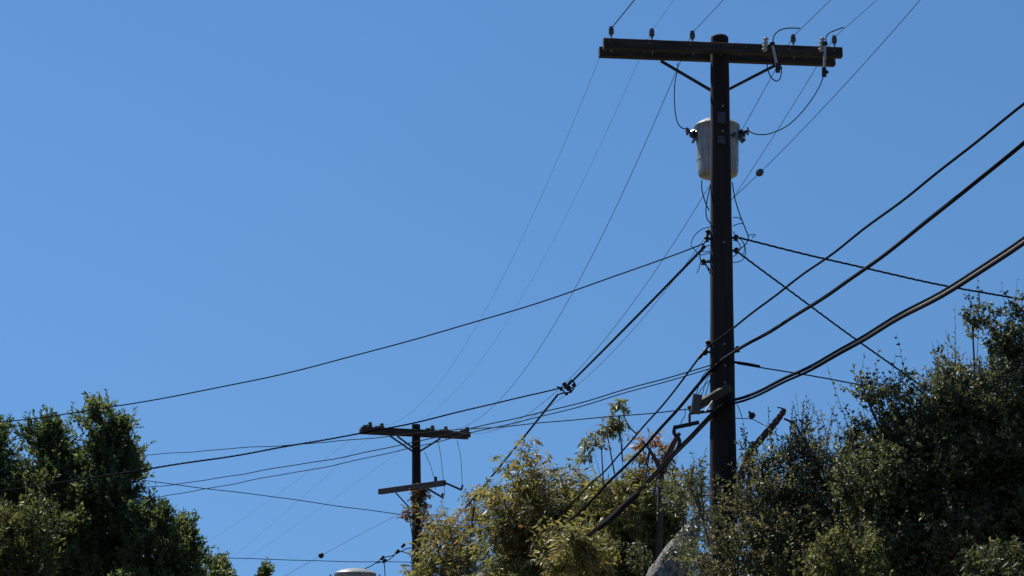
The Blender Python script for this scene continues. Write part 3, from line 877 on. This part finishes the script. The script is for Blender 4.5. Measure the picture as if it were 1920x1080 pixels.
gC = tree('gum_tree', 'gum tree with a bare forked reddish stem and a light spray reaching into sky', 'tree', G2, foot(1237, 34.5),
     [(1166, 778, 9, 16, 34, .12, .8, -.1), (1138, 808, 12, 20, 34, .15, .8, -.15), (1112, 838, 14, 18, 34, .15, 1, -.1), (1212, 832, 10, 14, 34.4, .12, 1, .42), (1235, 862, 14, 14, 34.4, .12, 1, .2), (1145, 912, 30, 24, 34.6, .4, .5), (1200, 905, 40, 40, 34.8, .5, .9, .05), (1180, 985, 70, 55, 34.8, .8, 1), (1235, 985, 44, 60, 35, .6, 1.0), (1262, 930, 26, 40, 35, .4, .55), (1125, 940, 30, 26, 35, .4, .6), (1160, 1080, 90, 60, 35, 1, 1, -.08), (1105, 1045, 46, 42, 33.2, .4, 1.1), (1078, 1040, 40, 34, 31.6, .3, 1.2), (1130, 960, 40, 40, 35.2, .5, .9), (1260, 1090, 60, 50, 35.2, .8, .8)],
     dict(GUM, clump=.17, twig=.25, leaf=.12, per=26), (L_gum, M['bark_brown']), M['bark_brown'], .06)
m_ = MB()
m_.tube(spline(pxs([(1233, 1090), (1236, 1000), (1238, 930), (1240, 880)], 34.0), 6), np.linspace(.065, .05, 19), 8)
m_.build('stem', M['bark_brown'], gC)
m_ = MB()
m_.tube(spline(pxs([(1240, 885), (1250, 858), (1262, 832), (1274, 812)], 34.0), 6), np.linspace(.085, .035, 19), 8)
m_.tube(spline(pxs([(1238, 880), (1228, 860), (1214, 838), (1200, 822)], 34.0), 6), np.linspace(.05, .005, 19), 8)
m_.tube(spline(pxs([(1218, 845), (1212, 870), (1222, 880)], 34.0), 6), np.linspace(.02, .012, 13), 6)
m_.tube(spline(pxs([(1195, 815), (1180, 800), (1170, 780), (1165, 762)], 34.0), 6), np.linspace(.014, .006, 19), 6)
m_.build('fork', M['bark_red'], gC)

vn = tree('climbing_vine', 'rusty leaved vine climbing the distant pole from the lower arm down', 'vine', None, (base2[0] + .1, Y2 - .35, -.05),
     [(786, 922, 11, 16, Y2 - .3, .15, 1), (788, 950, 7, 18, Y2 - .3, .15, .9), (797, 1000, 6, 34, Y2 + .1, .2, .8), (799, 1060, 8, 34, Y2 + .1, .2, .9), (768, 962, 4, 8, Y2 - .3, .1, .3)],
     dict(clump=.16, twig=.22, nleaf=9, ntwig=12, leaf=.085, wid=.45, up=.1, outw=.6, rand=.9, per=110, bend=-.4, droop=-.3), (L_vine, M['bark_brown']), M['bark_brown'], .035)

# pale leaning trunk seen through the leaves
lt = empty('leaning_trunk', foot(1150, 31.0)); tag(lt, 'pale mottled grey leaning trunk showing through leaves at the bottom, left of the near pole', 'tree trunk')
pp = spline([np.array(foot(1010, 31.0)), P(1130, 1260, 31), P(1218, 1125, 31), P(1262, 1054, 31), P(1290, 1008, 31), P(1310, 966, 31)], 14)
rr = np.interp(np.linspace(0, 1, len(pp)), [0, .4, .62, .82, .93, 1], [.34, .27, .23, .16, .09, .015])
pp = pp + rng.normal(size=pp.shape) * .004
b_ = MB().tube(pp, rr, 24)
b_.v = [tuple(np.array(q) + rng.normal(size=3) * .010) for q in b_.v]
b_.build('trunk', M['bark_grey'], lt)
tree('scrub_bush', 'thin scrubby growth in front of the pale leaning trunk', 'bush', None, foot(1275, 29.0),
     [(1318, 1040, 18, 40, 29, .3, .5), (1260, 1095, 50, 20, 29, .3, .4), (1190, 1040, 20, 34, 29.4, .3, .7), (1275, 948, 18, 12, 29, .2, .6), (1290, 1050, 24, 24, 29, .2, .15)],
     dict(GUM, clump=.22, twig=.3, leaf=.07, wid=.35, per=14), (L_air, M['bark_brown']), M['bark_brown'], .04)

G3 = 'shrubby trees at the right'
tr = tree('airy_tree', 'thin airy grey green tree with bare upright shoots around the foot of the near pole', 'tree', G3, foot(1420, 24.0),
     [(1305, 915, 24, 44, 25.8, .4, .75), (1290, 925, 24, 34, 27, .3, 1), (1345, 985, 20, 50, 25.9, .4, .8), (1428, 864, 26, 28, 24.2, .4, .8), (1350, 1052, 30, 30, 23.9, .3, .7), (1400, 905, 24, 40, 25.8, .3, .8), (1358, 985, 20, 34, 23.9, .2, .7), (1320, 945, 16, 44, 26.2, .3, 1), (1470, 872, 46, 46, 24.1, .5, .7), (1535, 850, 48, 46, 24.4, .6, .8), (1600, 860, 44, 44, 24.4, .6, .8), (1432, 965, 44, 70, 24.1, .7, 1), (1590, 950, 60, 60, 24.4, .7, 1), (1500, 950, 80, 70, 24.2, .8, 1), (1372, 1080, 40, 60, 24, .7, 1), (1440, 1060, 90, 70, 24, .9, 1.1), (1560, 1050, 80, 80, 24.2, .9, 1.1), (1480, 1140, 150, 50, 24, .9, .8)],
     AIR, (L_air, M['bark_brown']), M['bark_brown'], .10)
m_ = MB(); m_.tube(spline(pxs([(1405, 1010, 24.6), (1385, 930, 24.6), (1400, 862), (1430, 820), (1452, 795), (1466, 776), (1472, 766)], 24.5), 6), np.r_[np.linspace(.05, .038, 30), .034, .042, .030, .038, .024, .032, .010] * (1 + .1 * np.sin(np.arange(37) * 2.3)), 9)
m_.tube(spline(pxs([(1472, 768), (1464, 765), (1457, 764)], 24.5), 3), .009, 6)
m_.tube(spline(pxs([(1470, 785), (1490, 795), (1500, 812), (1512, 828)], 24.5), 4), [.014]*12 + [.01], 6)
m_.build('dead_limb', M['bark_red'], tr)
sh_ = MB()
for px, py0, py1 in ((1443, 800, 762), (1513, 810, 752), (1516, 820, 745), (1521, 815, 760), (1547, 810, 772), (1555, 815, 762), (1496, 810, 758), (1505, 815, 756), (1537, 830, 790), (1484, 805, 760), (1575, 830, 780)):
    le = random.uniform(-9, 9)
    sh_.tube(spline(pxs([(px + 2 - le, py0 + 40), (px - 1 - le * .2, py0), (px + le, py1)], 24.4), 4), np.linspace(.007, .0025, 9), 5)
    for q in range(7):
        f_ = .15 + .85 * q / 6
        a_ = P(px - 1 + (le + 1) * f_, py0 + (py1 - py0) * f_, 24.4)
        d_ = np.array([random.uniform(-.05, .05), random.uniform(-.03, .03), random.uniform(.01, .05)])
        n_ = np.array([.008, 0, -.006])
        sh_.add([a_, a_ + d_ * .5 + n_, a_ + d_, a_ + d_ * .5 - n_], [(0, 1, 2), (0, 2, 3)], False)
sh_.build('bare_shoots', M['bark_brown'], tr)['kind'] = 'stuff'

tree('oak_tree', 'large dark small leaved oak filling the right edge of the picture', 'tree', G3, foot(1830, 23.0),
     [(1905, 675, 38, 44, 23.2, .5, .8), (1866, 640, 16, 24, 23.2, .25, .5), (1918, 610, 18, 26, 23.2, .3, .5), (1835, 610, 8, 16, 23.2, .1, .4), (1796, 725, 44, 34, 23.2, .4, .6), (1650, 835, 46, 34, 23.2, .5, .8), (1770, 700, 46, 34, 23.2, .5, .45), (1840, 770, 80, 66, 23, .9, 1.2), (1755, 815, 56, 56, 23, .8, .9), (1668, 742, 44, 22, 22.8, .4, .55), (1616, 728, 20, 16, 22.8, .2, .6), (1650, 790, 46, 30, 22.8, .5, .28), (1710, 880, 90, 70, 22.9, 1, 1.2), (1860, 900, 120, 100, 23, 1.2, 1.2), (1640, 920, 60, 70, 22.8, .7, 1.0), (1760, 1020, 120, 80, 22.8, 1.1, 1.2), (1900, 1060, 90, 90, 23, 1.1, 1), (1650, 1060, 60, 60, 22.7, .7, .9), (1960, 780, 60, 160, 23.2, .9, 1)],
     OAK, (L_oak, M['bark_brown']), M['bark_brown'], .17)
tree('leafy_bush', 'sunlit yellow green bush in the bottom right corner in front of the oak', 'bush', 'low bushes in front of the oak', foot(1880, 20.0),
     [(1845, 1060, 34, 26, 20, .3, .9), (1900, 1066, 40, 24, 20, .3, 1), (1880, 1110, 70, 40, 20, .4)], dict(GUM, clump=.18, twig=.2, leaf=.07, wid=.3, per=22, tint0=.45), (L_front, M['bark_brown']), M['bark_brown'], .04)
tree('leafy_bush', 'yellow green bush low at the bottom between the near pole and the oak', 'bush', 'low bushes in front of the oak', foot(1585, 21.0),
     [(1570, 1045, 34, 24, 21, .3, .8), (1610, 1062, 40, 24, 21, .3, .8), (1590, 1105, 70, 40, 21, .4)], dict(OAK, tint0=.6), (L_front, M['bark_brown']), M['bark_brown'], .04)
print('leaf triangles', NTRI)
